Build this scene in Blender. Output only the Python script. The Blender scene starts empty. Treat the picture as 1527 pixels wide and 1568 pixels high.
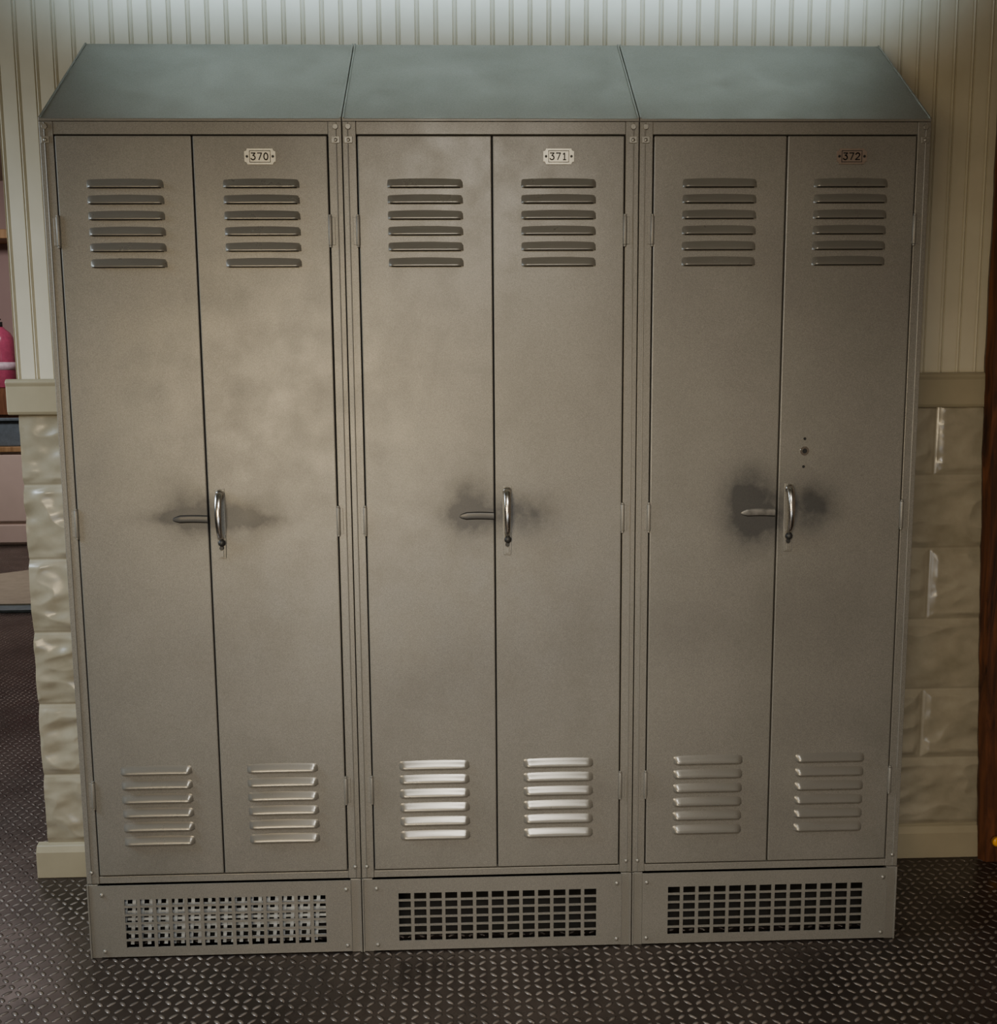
import bpy, bmesh, math, random
import numpy as np
from mathutils import Matrix, Vector, noise
random.seed(4)
SC=bpy.context.scene
COL=SC.collection

# ------------------------------------------------------------ helpers
def link(o,parent=None):
    COL.objects.link(o)
    if parent is not None:
        o.parent=parent
        o.matrix_parent_inverse=Matrix.Translation(parent.location).inverted()
    return o
def empty(name,loc):
    e=bpy.data.objects.new(name,None); e.location=loc; e.empty_display_size=.1
    COL.objects.link(e); return e
def box(bm,x0,x1,y0,y1,z0,z1,mat=0):
    v=[bm.verts.new(p) for p in [(x0,y0,z0),(x1,y0,z0),(x1,y1,z0),(x0,y1,z0),(x0,y0,z1),(x1,y0,z1),(x1,y1,z1),(x0,y1,z1)]]
    for f in [(0,3,2,1),(4,5,6,7),(0,1,5,4),(1,2,6,5),(2,3,7,6),(3,0,4,7)]:
        fc=bm.faces.new([v[i] for i in f]); fc.material_index=mat
def prism(bm,pts,axis,a,b,mat=0):
    """extrude 2D polygon pts along axis from a to b"""
    def P(p,t):
        if axis=='x': return (t,p[0],p[1])
        if axis=='y': return (p[0],t,p[1])
        return (p[0],p[1],t)
    A=[bm.verts.new(P(p,a)) for p in pts]; B=[bm.verts.new(P(p,b)) for p in pts]
    n=len(pts)
    bm.faces.new(A).material_index=mat; bm.faces.new(B[::-1]).material_index=mat
    for i in range(n):
        bm.faces.new((A[i],B[i],B[(i+1)%n],A[(i+1)%n])).material_index=mat
def cyl(bm,c,r,h,axis='z',n=20,mat=0,r2=None,smooth=True):
    if r2 is None: r2=r
    M=Matrix.Translation(c)
    if axis=='y': M=M@Matrix.Rotation(math.pi/2,4,'X')
    if axis=='x': M=M@Matrix.Rotation(math.pi/2,4,'Y')
    g=bmesh.ops.create_cone(bm,cap_ends=True,segments=n,radius1=r,radius2=r2,depth=h,matrix=M)
    fs=set()
    for v in g['verts']:
        for f in v.link_faces: fs.add(f)
    for f in fs:
        f.material_index=mat
        if len(f.verts)==4: f.smooth=smooth
def dome(bm,c,r,sc,mat=0,seg=16):
    g=bmesh.ops.create_uvsphere(bm,u_segments=seg,v_segments=seg//2,radius=r,matrix=Matrix.Translation(c)@Matrix.Diagonal((*sc,1)))
    for v in g['verts']:
        for f in v.link_faces: f.material_index=mat; f.smooth=True
def lathe(bm,prof,c,n=32,mat=0):
    rings=[]
    for r,z in prof:
        rings.append([bm.verts.new((c[0]+r*math.cos(2*math.pi*i/n),c[1]+r*math.sin(2*math.pi*i/n),c[2]+z)) for i in range(n)])
    for a,b in zip(rings,rings[1:]):
        for i in range(n):
            f=bm.faces.new((a[i],a[(i+1)%n],b[(i+1)%n],b[i])); f.smooth=True; f.material_index=mat
    bm.faces.new(rings[0][::-1]).material_index=mat; bm.faces.new(rings[-1]).material_index=mat
def sweep(bm,path,hw,ht,n=12,mat=0):
    """sweep an ellipse (half width hw along x, half thickness ht in the yz-normal) along a yz path"""
    rings=[]
    for i,p in enumerate(path):
        p=Vector(p); a=Vector(path[max(i-1,0)]); b=Vector(path[min(i+1,len(path)-1)])
        t=(b-a).normalized(); X=Vector((1,0,0)); N=t.cross(X).normalized()
        w=hw[i] if isinstance(hw,list) else hw
        rings.append([bm.verts.new(p+X*w*math.cos(2*math.pi*k/n)+N*ht*math.sin(2*math.pi*k/n)) for k in range(n)])
    for a,b in zip(rings,rings[1:]):
        for i in range(n):
            f=bm.faces.new((a[i],a[(i+1)%n],b[(i+1)%n],b[i])); f.smooth=True; f.material_index=mat
    bm.faces.new(rings[0]).material_index=mat; bm.faces.new(rings[-1][::-1]).material_index=mat
def fin(name,bm,mats,parent=None,bevel=0,seg=2):
    bmesh.ops.recalc_face_normals(bm,faces=bm.faces[:])
    me=bpy.data.meshes.new(name); bm.to_mesh(me); bm.free()
    for m in mats: me.materials.append(m)
    o=bpy.data.objects.new(name,me); link(o,parent)
    if bevel:
        b=o.modifiers.new('bev','BEVEL'); b.width=bevel; b.segments=seg; b.limit_method='ANGLE'; b.angle_limit=math.radians(40)
    return o

# ------------------------------------------------------------ materials
class NT:
    def __init__(s,name):
        s.m=bpy.data.materials.new(name); s.m.use_nodes=True; s.t=s.m.node_tree; s.n=s.t.nodes
        s.b=s.n['Principled BSDF']
    def node(s,typ,**kw):
        n=s.n.new(typ)
        for k,v in kw.items(): setattr(n,k,v)
        return n
    def l(s,a,b): s.t.links.new(a,b)
    def setin(s,inp,v):
        if hasattr(v,'is_linked') or isinstance(v,bpy.types.NodeSocket): s.l(v,inp)
        else: inp.default_value=v
    def m_(s,op,a,b=None,c=None,clamp=False):
        n=s.node('ShaderNodeMath',operation=op,use_clamp=clamp); s.setin(n.inputs[0],a)
        if b is not None: s.setin(n.inputs[1],b)
        if c is not None: s.setin(n.inputs[2],c)
        return n.outputs[0]
    def pos(s):
        g=s.node('ShaderNodeNewGeometry'); return g.outputs['Position']
    def noise(s,scale,detail=4,rough=.55,vec=None,dist=0):
        n=s.node('ShaderNodeTexNoise'); n.inputs['Scale'].default_value=scale; n.inputs['Detail'].default_value=detail
        n.inputs['Roughness'].default_value=rough; n.inputs['Distortion'].default_value=dist
        s.l(vec if vec is not None else s.pos(),n.inputs['Vector']); return n.outputs['Fac']
    def ramp(s,fac,stops):
        r=s.node('ShaderNodeValToRGB'); s.l(fac,r.inputs[0]); e=r.color_ramp.elements
        while len(e)<len(stops): e.new(.5)
        for x,(p,c) in zip(e,stops): x.position=p; x.color=(*c,1) if len(c)==3 else c
        return r.outputs[0]
    def mix(s,fac,a,b,blend='MIX'):
        n=s.node('ShaderNodeMix',data_type='RGBA',blend_type=blend); s.setin(n.inputs[0],fac)
        for i,v in ((6,a),(7,b)):
            if isinstance(v,tuple): n.inputs[i].default_value=(*v,1)
            else: s.l(v,n.inputs[i])
        return n.outputs[2]
    def bump(s,h,strength,dist=.001):
        b=s.node('ShaderNodeBump'); b.inputs['Strength'].default_value=strength; b.inputs['Distance'].default_value=dist
        s.l(h,b.inputs['Height']); s.l(b.outputs[0],s.b.inputs['Normal'])
    def set(s,**k):
        for a,v in k.items():
            i=s.b.inputs[{'col':'Base Color','rough':'Roughness','metal':'Metallic','spec':'Specular IOR Level','coat':'Coat Weight'}[a]]
            if isinstance(v,tuple): i.default_value=(*v,1)
            elif isinstance(v,(int,float)): i.default_value=v
            else: s.l(v,i)
        return s.m
def simple(name,col,rough=.5,metal=0,var=.15,scale=30,bump=0):
    t=NT(name); f=t.noise(scale)
    a=tuple(c*(1-var) for c in col); b=tuple(min(1,c*(1+var)) for c in col)
    t.set(col=t.ramp(f,[(.3,a),(.7,b)]),rough=rough,metal=metal)
    if bump: t.bump(f,bump)
    return t.m

PAINT=(.204,.196,.176)
def locker_paint(name,smudge=False,r0=.36,r1=.45,metal=.25,fb=.10,fm=.3):
    t=NT(name)
    big=t.noise(2.2,3); fine=t.noise(700,2)
    col=t.ramp(big,[(.35,tuple(c*.86 for c in PAINT)),(.65,tuple(c*1.10 for c in PAINT))])
    col=t.mix(fm,col,t.ramp(fine,[(.3,(.06,.06,.056)),(.7,(.40,.385,.35))]))
    rg=t.ramp(t.noise(14,5),[(.3,(r0,)*3),(.7,(r1,)*3)])
    if smudge:
        sep=t.node('ShaderNodeSeparateXYZ'); t.l(t.pos(),sep.inputs[0])
        X,Z=sep.outputs[0],sep.outputs[2]
        tot=None
        # x,z,rx,rz,strength : grime around the handles
        for (x,z,rx,rz,a) in [(-.642,1.006,.052,.050,1.6),(-.672,.998,.066,.015,1.6),(-.542,.997,.055,.034,1.7),(-.505,.988,.066,.013,1.3),
                              (-.052,1.010,.046,.060,1.7),(-.055,.995,.054,.020,1.3),(.062,.998,.058,.042,1.5),
                              (.550,1.035,.048,.054,1.6),(.582,.990,.050,.042,1.3),(.555,.960,.050,.050,1.2),(.69,1.003,.046,.046,1.7)]:
            dx=t.m_('DIVIDE',t.m_('SUBTRACT',X,x),rx); dz=t.m_('DIVIDE',t.m_('SUBTRACT',Z,z),rz)
            d=t.m_('ADD',t.m_('MULTIPLY',dx,dx),t.m_('MULTIPLY',dz,dz))
            g=t.m_('MULTIPLY',t.m_('EXPONENT',t.m_('MULTIPLY',d,-.9)),a)
            tot=g if tot is None else t.m_('ADD',tot,g)
        nz=t.noise(20,6,.66)
        k=t.m_('MULTIPLY',tot,t.m_('MULTIPLY_ADD',nz,1.6,-.15,clamp=True),clamp=True)
        k=t.m_('MULTIPLY',k,.80)
        g2=t.m_('MULTIPLY',t.m_('SUBTRACT',t.noise(3.5,7,.72),.47,clamp=True),1.3,clamp=True)
        col=t.mix(g2,col,(.10,.096,.086))
        col=t.mix(k,col,(.040,.041,.044))
    if fb: t.bump(fine,fb,.0006)
    return t.set(col=col,rough=rg,metal=metal)
M_BODY=locker_paint('locker_grey_paint'); M_DOOR=locker_paint('locker_door_paint',True)
M_LOUV=locker_paint('louvre_worn_paint',False,.27,.29,.40,0,.06)
M_DARK=simple('locker_dark_shade',(.012,.011,.010),.8)  # near-black colour stands in for shade in gaps and slots
M_CHROME=simple('worn_chrome',(.66,.63,.58),.22,1,.12,120)
M_BOLT=simple('bolt_zinc',(.30,.29,.26),.38,.6,.2,300)
M_LATCH=simple('worn_latch_steel',(.17,.165,.155),.42,.5,.35,60)
M_BLACK=simple('black_rubber',(.02,.02,.02),.5)
M_PLATE=simple('number_plate_cream',(.70,.66,.54),.35,.2,.1,200)
M_PLATE2=simple('number_plate_tarnished',(.25,.20,.17),.35,.3,.1,200)
M_INK=simple('number_ink',(.012,.012,.012),.5)
M_GALV=simple('galvanised_mesh',(.50,.53,.55),.4,.3,.25,60)

def beadboard_mat():
    t=NT('cream_beadboard_paint')
    c=t.ramp(t.noise(5,5),[(.3,(.52,.48,.37)),(.7,(.62,.58,.46))])
    return t.set(col=c,rough=.42)
M_BEAD=beadboard_mat()
def stone_mat():
    t=NT('faux_stone_paint')
    c=t.ramp(t.noise(9,6,.6),[(.3,(.25,.22,.155)),(.7,(.36,.325,.245))])
    t.bump(t.noise(120,3),.1,.001)
    return t.set(col=c,rough=.25,spec=.85)
M_STONE=stone_mat()
M_TRIM=simple('cream_trim_paint',(.33,.29,.20),.35,0,.08,8)
def wood_mat(name,a,b,rough=.5,sc=1):
    t=NT(name)
    mp=t.node('ShaderNodeMapping'); mp.inputs['Scale'].default_value=(9*sc,9*sc,.9*sc); t.l(t.pos(),mp.inputs[0])
    f=t.noise(4,7,.65,mp.outputs[0],1.2)
    t.bump(f,.4,.003)
    return t.set(col=t.ramp(f,[(.32,a),(.68,b)]),rough=rough)
M_DWOOD=wood_mat('dark_stained_wood',(.025,.010,.006),(.16,.055,.022))
M_LWOOD=wood_mat('light_wood',(.30,.18,.08),(.5,.33,.17))

def tread_floor():
    t=NT('diamond_tread_floor')
    sep=t.node('ShaderNodeSeparateXYZ'); t.l(t.pos(),sep.inputs[0])
    P=.0235
    x=t.m_('DIVIDE',sep.outputs[0],P); y=t.m_('DIVIDE',sep.outputs[1],P)
    cx=t.m_('FLOOR',x); cy=t.m_('FLOOR',y)
    par=t.m_('FLOORED_MODULO',t.m_('ADD',cx,cy),2.0)
    lx=t.m_('SUBTRACT',t.m_('SUBTRACT',x,cx),.5); ly=t.m_('SUBTRACT',t.m_('SUBTRACT',y,cy),.5)
    sg=t.m_('MULTIPLY_ADD',par,2.0,-1.0)
    u=t.m_('ADD',lx,t.m_('MULTIPLY',ly,sg)); v=t.m_('SUBTRACT',lx,t.m_('MULTIPLY',ly,sg))
    u=t.m_('DIVIDE',u,.66); v=t.m_('DIVIDE',v,.30)
    d=t.m_('ADD',t.m_('MULTIPLY',u,u),t.m_('MULTIPLY',v,v))
    h=t.m_('SUBTRACT',1.0,d,clamp=True); h=t.m_('POWER',h,.6)
    b=t.node('ShaderNodeBump'); b.inputs['Strength'].default_value=1; b.inputs['Distance'].default_value=.0045
    t.l(h,b.inputs['Height']); t.l(b.outputs[0],t.b.inputs['Normal'])
    big=t.noise(2.6,5,.6)
    c=t.ramp(big,[(.3,(.028,.022,.019)),(.7,(.090,.070,.060))])
    glint=t.ramp(t.noise(3.5,4,.6),[(.35,(.14,.115,.10)),(.65,(.56,.49,.44))])  # lighter lozenge colour, paints in the glints on the tread
    c=t.mix(t.m_('MULTIPLY',h,.85),c,glint)
    r=t.ramp(t.noise(6,5),[(.3,(.22,)*3),(.7,(.38,)*3)])
    return t.set(col=c,rough=r,metal=.5)
M_FLOOR=tread_floor()

# ------------------------------------------------------------ room shell
YW=.401
bm=bmesh.new(); box(bm,-6,2.4,-4.2,6.6,-.05,0); fin('floor',bm,[M_FLOOR])
M_CEIL=simple('ceiling_paint',(.50,.46,.38),.8,0,.05,3)
bm=bmesh.new(); box(bm,-6,2.4,-4.2,6.6,2.9,2.95); fin('ceiling',bm,[M_CEIL])

# back wall: core + bead-board upper part + faux-stone wainscot
wall=empty('wall_back',(0,YW,0))
bm=bmesh.new(); box(bm,-1.163,2.4,YW+.012,YW+.13,0,2.9); fin('wall_core',bm,[M_BEAD],wall)
bm=bmesh.new()
prof=[]; P=.0452; x=-1.165
while x<2.4:
    for dx,dy in [(0,0),(.0016,.0042),(.0034,.0008),(.006,-.0014),(.0086,.0008),(.0104,.0042),(.012,0),(.0445,0)]:
        prof.append((x+dx,YW+dy))
    x+=P
prof=[p for p in prof if p[0]<=2.4]
A=[bm.verts.new((a,b,1.25)) for a,b in prof]; B=[bm.verts.new((a,b,2.9)) for a,b in prof]
for i in range(len(prof)-1): bm.faces.new((A[i],A[i+1],B[i+1],B[i]))
a0=bm.verts.new((-1.165,YW+.012,1.25)); b0=bm.verts.new((-1.165,YW+.012,2.9)); bm.faces.new((A[0],B[0],b0,a0))
fin('beadboard_panel',bm,[M_BEAD],wall)
# faux stone
def stone_h(x,z):
    row=math.floor((z-.085)/.189); zz=(z-.085)/.189-row
    bw=.36; off=.5*(row%2)+.33
    bx=(x/bw+off); bi=math.floor(bx); xx=bx-bi
    dx=min(xx,1-xx)*bw; dz=min(zz,1-zz)*.189
    e=min(dx*.8+.001,dz)
    m=min(1,max(0,(e-.003)/.018)); m=m*m*(3-2*m)
    s=row*7.13+bi*3.71
    p=Vector((x*9+z*7+s, z*15-x*5, s))
    r=abs(noise.noise(p*1.0)); r2=noise.noise(p*2.3+Vector((5,0,0)))
    ridge=1-2.2*r
    return m*(.0022+.0056*ridge+.0034*r2) + (.0 if e>.003 else -.002)
bm=bmesh.new()
def stone_patch(x0,x1,st):
    nx=int((x1-x0)/st)+1; nz=int(1.14/st)+1
    g=[[bm.verts.new((x0+i*(x1-x0)/(nx-1),YW-.004-max(-.002,stone_h(x0+i*(x1-x0)/(nx-1),.075+j*st)),.075+j*st)) for i in range(nx)] for j in range(nz)]
    for j in range(nz-1):
        for i in range(nx-1):
            f=bm.faces.new((g[j][i],g[j][i+1],g[j+1][i+1],g[j+1][i])); f.smooth=True
stone_patch(-1.163,-.75,.003); stone_patch(-.75,.75,.012); stone_patch(.75,1.42,.003)
box(bm,-1.163,1.42,YW+.0,YW+.012,.0,1.23)
fin('faux_stone_wainscot',bm,[M_STONE],wall)
bm=bmesh.new()
prism(bm,[(YW,1.205),(YW-.018,1.205),(YW-.022,1.213),(YW-.022,1.275),(YW-.026,1.285),(YW-.02,1.293),(YW,1.293)],'x',-1.185,1.5)
fin('trim_1',bm,[M_TRIM],None,.003)
bm=bmesh.new()
prism(bm,[(YW,0),(YW-.022,0),(YW-.022,.07),(YW-.014,.086),(YW,.092)],'x',-1.19,1.42)
fin('baseboard_back',bm,[M_TRIM],None,.002)
# dark rough-hewn casing at the right edge
bm=bmesh.new()
n=120; L=[];Rr=[]
for i in range(n+1):
    z=2.9*i/n
    ed=1.249+.052*max(0,(1.35-z)/1.35)**1.3-.006*max(0,z-1.35)+.006*noise.noise(Vector((0,0,z*5)))+.003*noise.noise(Vector((3,0,z*17)))
    L.append(((ed+.012,YW-.0),(ed,YW-.03),(ed+.01,YW-.05),(ed+.25,YW-.052),(ed+.25,YW),z))
rings=[[bm.verts.new((p[0],p[1],l[5])) for p in l[:5]] for l in L]
for a,b in zip(rings,rings[1:]):
    for k in range(5): bm.faces.new((a[k],a[(k+1)%5],b[(k+1)%5],b[k]))
bm.faces.new(rings[0]); bm.faces.new(rings[-1])
fin('trim_2',bm,[M_DWOOD])
# small domed amber disc on the casing
bm=bmesh.new(); cyl(bm,(1.335,YW-.056,.06),.014,.008,'y',24); dome(bm,(1.335,YW-.060,.06),.012,(1,.4,1),1)
fin('amber_disc',bm,[simple('amber_rim',(.25,.12,.02),.4),simple('amber_plastic',(.9,.42,.03),.2)])

# ------------------------------------------------------------ lockers
LOUV_T=[(0,0),(.12,.10),(.35,.38),(.65,.75),(.88,.97),(1,1)]
def louvre(bm,cx,zt,w=.156,h=.0165,D=.0095,y0=-.0033,skew=0):
    NX=26; cols=[]
    for i in range(NX+1):
        u=i/NX; e=min(u,1-u)*w; s=math.sqrt(max(0,1-(1-min(1,e/.012))**2))
        x=cx-w/2+u*w
        arch=.0022*(1-(2*u-1)**2)
        col=[bm.verts.new((x,y0-D*s*d+.0004,zt+arch*(1-t)-h*t)) for t,d in LOUV_T]
        col.append(bm.verts.new((x,y0-D*s*.9+.0004,zt-h-.0008)))
        col.append(bm.verts.new((x,y0+.0004,zt-h+.0005)))
        cols.append(col)
    for a,b in zip(cols,cols[1:]):
        for k in range(len(a)-1):
            f=bm.faces.new((a[k],b[k],b[k+1],a[k+1])); f.smooth=k<5
            if k==len(a)-2: f.material_index=1
    # slot shadow just under the lip
    x0=cx-w/2+.006;x1=cx+w/2-.006
    v=[bm.verts.new(p) for p in [(x0,y0-.0003,zt-h-.0018),(x1,y0-.0003,zt-h-.0018),(x1,y0-.0003,zt-h+.001),(x0,y0-.0003,zt-h+.001)]]
    bm.faces.new(v).material_index=1

# stencil digits drawn as strokes (x,z in a 0..1 x 0..1.5 cell)
def arc(cx,cz,rx,rz,a0,a1,n=12):
    return [(cx+rx*math.cos(math.radians(a0+(a1-a0)*i/n)),cz+rz*math.sin(math.radians(a0+(a1-a0)*i/n))) for i in range(n+1)]
DIG={'3':[[(.08,1.5),(.92,1.5),(.45,.95)]+arc(.45,.48,.45,.48,90,-160)],
     '7':[[(.05,1.5),(.95,1.5),(.35,0)]],
     '0':[arc(.5,.75,.42,.75,0,360,24)],
     '1':[[(.2,1.2),(.5,1.5),(.5,0)],[(.2,0),(.8,0)]],
     '2':[arc(.5,1.08,.42,.42,170,-35)+[(.05,0),(.98,0)]]}
def stroke(bm,pts,w,y0,y1,mat):
    for (ax,az),(bx,bz) in zip(pts,pts[1:]):
        d=Vector((bx-ax,bz-az)); L=d.length
        if L<1e-7: continue
        d/=L; nrm=Vector((-d.y,d.x))*w/2; a=Vector((ax,az))-d*w*.25; b=Vector((bx,bz))+d*w*.25
        prism(bm,[tuple(a+nrm),tuple(a-nrm),tuple(b-nrm),tuple(b+nrm)],'y',y0,y1,mat)

DZ0,DZ1=.1955,1.7795
def make_locker(c,num,idx):
    E=empty('metal_locker',(c,.145,0))
    hw=.3042; D=.2915; H=1.812; HB=2.046
    # --- carcass: sides, back, shelf, bottom
    bm=bmesh.new()
    for s in (-1,1):
        xo=c+s*hw; xi=c+s*(hw-.0015)
        prism(bm,[(.0,.0),(D,.0),(D,HB-.002),(.0,H-.002)],'x',min(xo,xi),max(xo,xi))
    box(bm,c-hw+.002,c+hw-.002,D-.002,D,.0,HB-.003)
    box(bm,c-hw+.002,c+hw-.002,.004,D-.003,.178,.182)
    box(bm,c-hw+.002,c+hw-.002,.02,D-.003,1.55,1.553)
    fin('carcass',bm,[M_BODY],E)
    # --- slanted hood with folded front lip
    bm=bmesh.new()
    prism(bm,[(-.003,H-.004),(-.003,H+.001),(D,HB+.001),(D,HB-.003)],'x',c-hw,c+hw)
    for s in (-1,1): # thin standing flange at the seams
        a=c+s*hw; b=c+s*(hw-.004)
        prism(bm,[(-.003,H),(-.003,H+.0035),(D,HB+.0035),(D,HB)],'x',min(a,b),max(a,b))
    fin('slanted_hood',bm,[M_BODY],E,.0008)
    # --- front frame
    bm=bmesh.new(); j=.0275
    box(bm,c-hw,c-hw+j,-.002,.03,.176,H-.004)
    box(bm,c+hw-j,c+hw,-.002,.03,.176,H-.004)
    box(bm,c-hw+j,c+hw-j,-.001,.03,1.7825,H-.004)
    box(bm,c-hw+j,c+hw-j,-.001,.03,.176,.1925)
    for s in (-1,1):
        x=c+s*(hw-.011); box(bm,x-.0012,x+.0012,-.0045,-.001,.177,H-.006)
    fin('front_frame',bm,[M_BODY],E,.0012)
    bm=bmesh.new(); box(bm,c-hw+j-.001,c+hw-j+.001,.016,.018,.19,1.785); fin('door_gap_shade',bm,[M_DARK],E)  # dark sheet behind the doors, coloured as the shade in their gaps
    # --- doors
    dl,dm,dr=c-.2740,c+(.001 if idx!=2 else .003),c+.2740
    for k,(x0,x1) in enumerate([(dl,dm-.0014),(dm+.0014,dr)]):
        bm=bmesh.new(); box(bm,x0,x1,-.0033,.013,DZ0,DZ1)
        fin('door_%d'%(k+1),bm,[M_DOOR],E,.0022,3)
        lc=(x0+x1)/2
        bm=bmesh.new()
        for i in range(6): louvre(bm,lc,1.694-i*.0317)
        for i in range(6): louvre(bm,lc,.448-i*.0325)
        fin('louvres_%d'%(k+1),bm,[M_LOUV,M_DARK],E)
    # --- hinges
    bm=bmesh.new()
    for x,s in ((dl-.0025,-1),(dr+.0025,1)):
        for z in (1.590,.986,.383):
            cyl(bm,(x,-.0045,z),.0042,.058,'z',14)
            cyl(bm,(x,-.0045,z+.031),.003,.004,'z',12); cyl(bm,(x,-.0045,z-.031),.003,.004,'z',12)
            box(bm,min(x,x+s*.010),max(x,x+s*.010),-.0035,-.001,z-.028,z+.028)
    fin('hinges',bm,[M_BODY],E,.0006)
    # --- handle on right door
    hx=c+.0275
    bm=bmesh.new()
    path=[];hwid=[]
    for a in np.linspace(0,1,29):
        z=1.051-.101*a
        y=-.004-.027*(math.sin(math.pi*a)**.4 if 0<a<1 else 0)
        path.append((hx,y,z)); hwid.append(.0078-.0018*a)
    sweep(bm,path,hwid,.0042,16,0)
    dome(bm,(hx,-.008,1.046),.0098,(1,.8,1.1),0)
    box(bm,hx-.0095,hx+.0095,-.0048,-.0030,.938,1.058,2)   # escutcheon
    prism(bm,[(hx-.0075,.909),(hx+.0075,.909),(hx+.0085,.925),(hx+.0085,.960),(hx-.0085,.960),(hx-.0085,.925)],'y',-.007,-.0030,2)
    dome(bm,(hx+.001,-.011,.943),.0078,(1,1,1.0),1)
    cyl(bm,(hx,-.0085,.932),.0045,.008,'y',18,1)
    box(bm,hx-.004,hx+.004,-.009,-.006,.912,.926,2)
    fin('handle',bm,[M_CHROME,M_BLACK,M_BODY],E,.0006)
    # --- pressed strike/latch boss on left door
    bm=bmesh.new()
    X0=c-.076;X1=c-.001; NX=24;NV=12; g=[]
    for i in range(NX+1):
        u=i/NX; x=X0+u*(X1-X0); tap=min(1,(u/.22))**.5
        row=[]
        for kk in range(NV+1):
            v=kk/NV*2-1
            row.append(bm.verts.new((x,-.0030-.0028*tap*math.sqrt(max(0,1-v*v)),.993+.0088*v*tap+.0015*math.sin(u*3))))
        g.append(row)
    for a,b in zip(g,g[1:]):
        for kk in range(NV):
            f=bm.faces.new((a[kk],b[kk],b[kk+1],a[kk+1])); f.smooth=True; f.material_index=1 if (kk<2 or (kk>9 and idx<2)) else 0  # boss edges coloured dark as painted shade
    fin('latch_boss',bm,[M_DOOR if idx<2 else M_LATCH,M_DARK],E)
    # --- number plate
    px=c+.138; pz=1.738; bm=bmesh.new()
    pts=[];w,h,nr=.0315,.0155,.0055
    for sx,sz in ((1,1),(-1,1),(-1,-1),(1,-1)):
        cxp,czp=sx*w,sz*h
        for a in range(0,91,15):
            th=math.radians({(1,1):270-a,(-1,1):0-a,(-1,-1):90-a,(1,-1):180-a}[(sx,sz)])
            pts.append((px+cxp+nr*math.cos(th),pz+czp+nr*math.sin(th)))
    prism(bm,pts,'y',-.0060,-.0031,0)
    for s in (-1,1): cyl(bm,(px+s*.0262,-.0066,pz),.0026,.0018,'y',14,1)
    fx,fz,t=.0215,.0118,.0012
    for (a,b,c2,d) in [(-fx,fx,fz-t,fz),(-fx,fx,-fz,-fz+t),(-fx,-fx+t,-fz,fz),(fx-t,fx,-fz,fz)]:
        box(bm,px+a,px+b,-.0064,-.0058,pz+c2,pz+d,1)
    dw=.0085
    for q,ch in enumerate(num):
        ox=px-.0182+q*.0128
        for st in DIG[ch]: stroke(bm,[(ox+a*dw*1.1,pz-.0066+b*.0088) for a,b in st],.0023,-.0068,-.0058,1)
    fin('number_plate',bm,[M_PLATE if idx<2 else M_PLATE2,M_INK],E)
    # --- base plinth: corner strips, screwed panel with perforations
    bm=bmesh.new()
    box(bm,c-hw,c-hw+.024,-.003,.02,0,.1745); box(bm,c+hw-.024,c+hw,-.003,.02,0,.1745)
    box(bm,c-hw,c-hw+.004,-.006,.0,0,.1745); box(bm,c+hw-.004,c+hw,-.006,.0,0,.1745)
    fin('plinth_posts',bm,[M_BODY],E,.0012)
    bm=bmesh.new()
    PX0,PX1,PZ0,PZ1=c-.281,c+.281,.004,.1735
    GX0,GX1,GZ0,GZ1=c-.2225,c+.2240,.026,.140
    nc,nr_=13,6; bx=.0078; bz=.0052
    pw=(GX1-GX0+bx)/nc; ph=(GZ1-GZ0+bz)/nr_
    ya,yb=-.0068,-.0046
    box(bm,PX0,PX1,ya,yb,GZ1,PZ1); box(bm,PX0,PX1,ya,yb,PZ0,GZ0)
    box(bm,PX0,GX0,ya,yb,GZ0,GZ1); box(bm,GX1,PX1,ya,yb,GZ0,GZ1)
    for i in range(1,nc): box(bm,GX0+i*pw-bx,GX0+i*pw,ya,yb,GZ0,GZ1)
    for k in range(1,nr_): box(bm,GX0,GX1,ya+.0002,yb-.0002,GZ0+k*ph-bz,GZ0+k*ph)
    fin('vent_grille',bm,[M_BODY],E)
    if idx==0:
        bm=bmesh.new()
        for i in range(26):
            x=GX0-.010+i*.0187
            if x<GX1-.012: prism(bm,[(x-.004,GZ0),(x+.004,GZ0),(x+.014,GZ1),(x+.006,GZ1)],'y',.006,.008)
        for k in range(7):
            z=GZ0+.010+k*.0165; box(bm,GX0,GX1,.0085,.0095,z-.0034,z+.0034)
        fin('inner_mesh',bm,[M_GALV],E)
    bm=bmesh.new(); box(bm,c-.279,c+.279,.06,.062,.0,.17); fin('plinth_shade_sheet',bm,[M_DARK],E)  # dark sheet behind the grille, its colour standing in for interior shade
    bm=bmesh.new()
    for x in (PX0+.010,PX1-.010):
        for z in (.018,.152): 
            cyl(bm,(x,-.0075,z),.0048,.0022,'y',16); dome(bm,(x,-.0082,z),.0042,(1,.5,1))
    for x in (c-.292,c+.292): dome(bm,(x,-.003,.203),.0045,(1,.6,1)); 
    for s in (-1,1):
        x=c+s*.292; cyl(bm,(x,-.004,1.797),.0055,.005,'y',16); box(bm,x-.008,x+.008,-.0045,-.001,1.765,1.778); dome(bm,(x,-.0045,1.771),.004,(1,.6,1))
    fin('bolts',bm,[M_BOLT],E,.0005)
    if idx==2: # spare lock holes
        bm=bmesh.new(); cyl(bm,(.669,-.0036,1.127),.0095,.0030,'y',24,1); cyl(bm,(.669,-.0054,1.127),.0052,.0012,'y',20,0)
        cyl(bm,(.669,-.0038,1.153),.003,.0016,'y',14,0); cyl(bm,(.668,-.0038,1.093),.003,.0016,'y',14,0)
        fin('lock_holes',bm,[M_INK,M_CHROME],E)
    return E
for i,(c,nm) in enumerate([(-.61,'370'),(0,'371'),(.61,'372')]): make_locker(c,nm,i)

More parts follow.
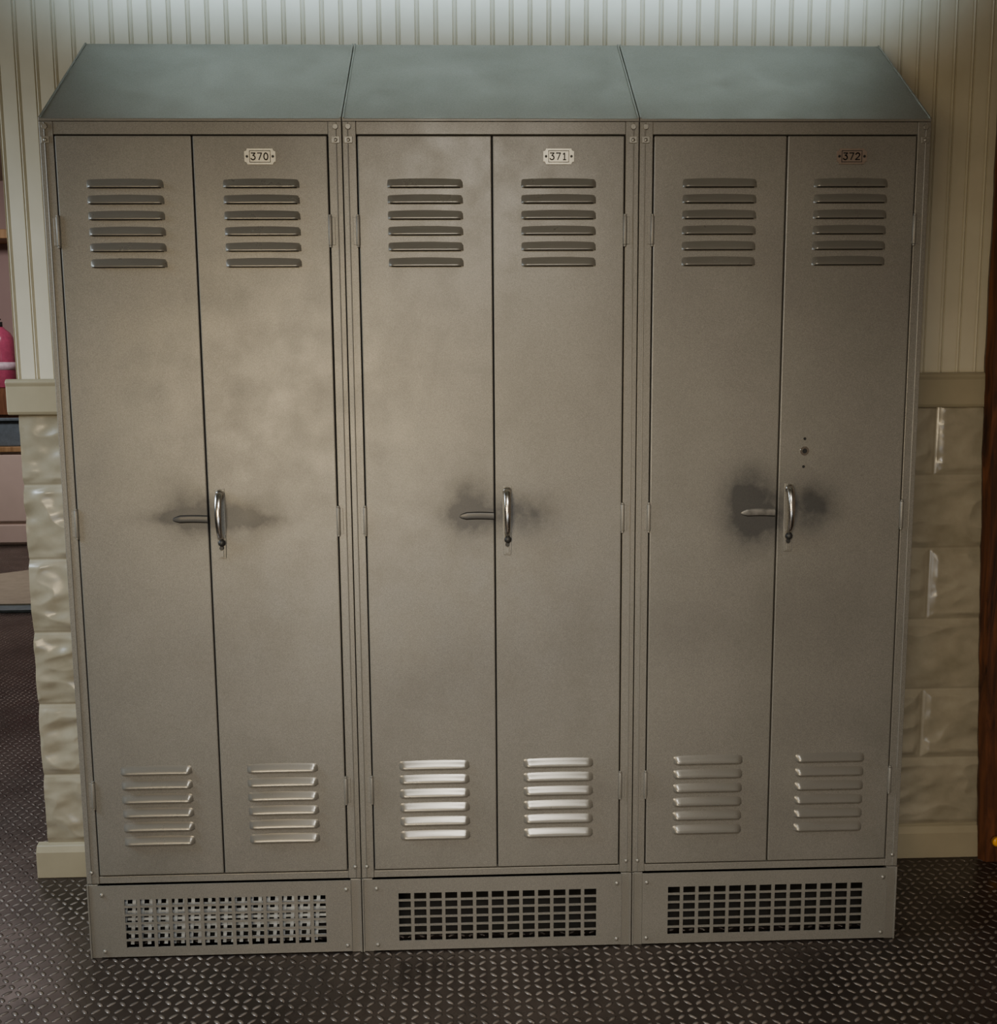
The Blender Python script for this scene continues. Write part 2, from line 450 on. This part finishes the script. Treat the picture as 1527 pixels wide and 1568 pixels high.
# ------------------------------------------------------------ room beyond the wall end (left)
M_MAUVE=simple('mauve_wall_paint',(.40,.30,.28),.7,0,.06,2)
bm=bmesh.new(); box(bm,-6,2.4,6.5,6.6,0,2.9); fin('wall_far',bm,[M_MAUVE])
bm=bmesh.new(); box(bm,-6.1,-6,-4.2,6.6,0,2.9); fin('wall_left',bm,[M_MAUVE])
M_WHITE=simple('white_cabinet_paint',(.68,.57,.50),.4,0,.05,5)
C=empty('storage_cabinet',(-4.1,6.1,0))
bm=bmesh.new(); box(bm,-4.7,-3.46,5.92,6.4,0,.74); fin('cabinet_body',bm,[M_WHITE],C,.01)
bm=bmesh.new(); box(bm,-4.68,-4.09,5.90,5.92,.19,.72); box(bm,-4.07,-3.48,5.90,5.92,.19,.72); box(bm,-4.68,-3.48,5.90,5.92,.02,.165); fin('cabinet_fronts',bm,[M_WHITE],C,.008)
bm=bmesh.new(); box(bm,-4.72,-3.44,5.88,6.42,.74,.78); fin('cabinet_top',bm,[M_LWOOD],C,.005)
bm=bmesh.new(); cyl(bm,(-4.15,5.89,.5),.012,.12,'z'); cyl(bm,(-4.0,5.89,.5),.012,.12,'z'); fin('pulls',bm,[M_BOLT],C)
M_BIN=simple('blue_grey_plastic',(.13,.17,.20),.5)
B_=empty('storage_bin',(-4.0,6.1,.78))
bm=bmesh.new(); prism(bm,[(-4.45,.78),(-3.55,.78),(-3.5,.98),(-4.5,.98)],'y',5.95,6.3); fin('bin_tub',bm,[M_BIN],B_,.01)
bm=bmesh.new(); box(bm,-4.53,-3.47,5.92,6.33,.98,1.005); fin('bin_lid',bm,[M_BIN],B_,.006)
bm=bmesh.new()
box(bm,-4.6,-3.45,5.92,5.945,1.03,1.235); box(bm,-4.6,-3.45,6.28,6.305,1.03,1.235); box(bm,-4.6,-3.575+.1,5.945,6.28,1.006,1.03); box(bm,-4.6,-3.45,5.93,6.30,1.21,1.235)
box(bm,-4.6,-4.575,5.93,6.30,1.006,1.235);box(bm,-3.475,-3.45,5.93,6.30,1.006,1.235)
fin('wooden_crate',bm,[wood_mat('brown_wood',(.10,.04,.02),(.26,.12,.06))])
EX=-3.705
X=empty('fire_extinguisher',(EX,6.08,1.236))
M_RED=simple('extinguisher_red',(.50,.09,.18),.2)
bm=bmesh.new()
lathe(bm,[(.092,0),(.100,.01),(.100,.34),(.095,.39),(.075,.43),(.04,.46),(.027,.475)],(EX,6.08,1.236)); fin('cylinder_body',bm,[M_RED],X)
bm=bmesh.new(); lathe(bm,[(.1015,.14),(.1015,.20)],(EX,6.08,1.236)); fin('label',bm,[simple('label_paper',(.75,.6,.70),.4)],X)
bm=bmesh.new(); cyl(bm,(EX,6.08,1.725),.022,.04); box(bm,EX-.12,EX+.02,6.07,6.09,1.74,1.75); box(bm,EX-.12,EX+.01,6.07,6.09,1.765,1.775)
pth=[(EX,6.08-.02-.11*math.sin(a),1.71-.20*(1-math.cos(a))) for a in np.linspace(0,math.pi*.9,16)]
sweep(bm,pth,.010,.010,10); fin('valve_and_hose',bm,[M_BLACK],X)
bm=bmesh.new(); box(bm,-4.7,-3.4,6.15,6.5,2.40,2.47); box(bm,-4.5,-4.46,6.2,6.5,2.2,2.4); box(bm,-3.6,-3.56,6.2,6.5,2.2,2.4); fin('wall_shelf',bm,[M_LWOOD],None,.005)
M_MAT=simple('beige_mat',(.36,.33,.25),.6,0,.1,20); 
bm=bmesh.new(); prism(bm,[(-3.9,3.62),(-2.3,3.62),(-2.3,4.9),(-2.75,4.9),(-3.9,3.9)],'z',0.001,.028,0); prism(bm,[(-3.9,3.5),(-2.3,3.5),(-2.3,3.62),(-3.9,3.62)],'z',.001,.018,1)
fin('floor_mat',bm,[M_MAT,simple('mat_blue_edge',(.14,.19,.21),.5)],None,.003)

# ------------------------------------------------------------ lights
def area(name,loc,target,sx,sy,power,col,spread=math.pi):
    l=bpy.data.lights.new(name,'AREA'); l.shape='RECTANGLE'; l.size=sx; l.size_y=sy; l.energy=power; l.color=col; l.spread=spread
    o=bpy.data.objects.new(name,l); o.location=loc
    o.rotation_euler=(Vector(target)-Vector(loc)).to_track_quat('-Z','Y').to_euler(); COL.objects.link(o); return o
area('shaded_wall_light',(.0,.06,2.41),(.0,.40,2.41),1.95,.06,13,(.58,.81,1.0),math.radians(102))
area('warm_key_light',(-.9,-3.2,1.20),(.05,0,.85),1.1,.6,7.5,(1.0,.79,.48),math.radians(70))
area('ceiling_lamp',(.0,-2.5,2.28),(0,0,.16),.42,.28,7.0,(1.0,.94,.84),math.radians(74))
area('low_cool_fill',(-.3,-2.9,.35),(-.1,0,.10),2.0,.5,3.4,(.82,.90,1.0),math.radians(110))  # added fill to lift the lower doors, no window behind it
area('cool_room_light',(-2.6,-.5,1.9),(-1.1,.4,.4),.6,.8,15,(.78,.91,1.0),math.radians(100))
area('far_room_light',(-3.4,4.2,2.85),(-3.6,5.2,0),1,1,62,(1.0,.88,.85))
w=bpy.data.worlds.new('world'); SC.world=w; w.use_nodes=True
w.node_tree.nodes['Background'].inputs[0].default_value=(1.0,.74,.52,1); w.node_tree.nodes['Background'].inputs[1].default_value=.085

# ------------------------------------------------------------ camera
cam=bpy.data.cameras.new('camera'); co=bpy.data.objects.new('camera',cam); COL.objects.link(co)
yaw,pitch,roll=.0328,-.1312,-.0073
F=Vector((math.sin(yaw)*math.cos(pitch),math.cos(yaw)*math.cos(pitch),math.sin(pitch)))
Rt=Vector((math.cos(yaw),-math.sin(yaw),0)); U=Rt.cross(F)
r=math.cos(roll)*Rt+math.sin(roll)*U; u=-math.sin(roll)*Rt+math.cos(roll)*U
M=Matrix(((r.x,u.x,-F.x,-.0622),(r.y,u.y,-F.y,-2.171),(r.z,u.z,-F.z,1.288),(0,0,0,1)))
co.matrix_world=M
cam.sensor_fit='HORIZONTAL'; cam.sensor_width=36; cam.lens=36*1590.88/1558; cam.clip_start=.02
SC.camera=co
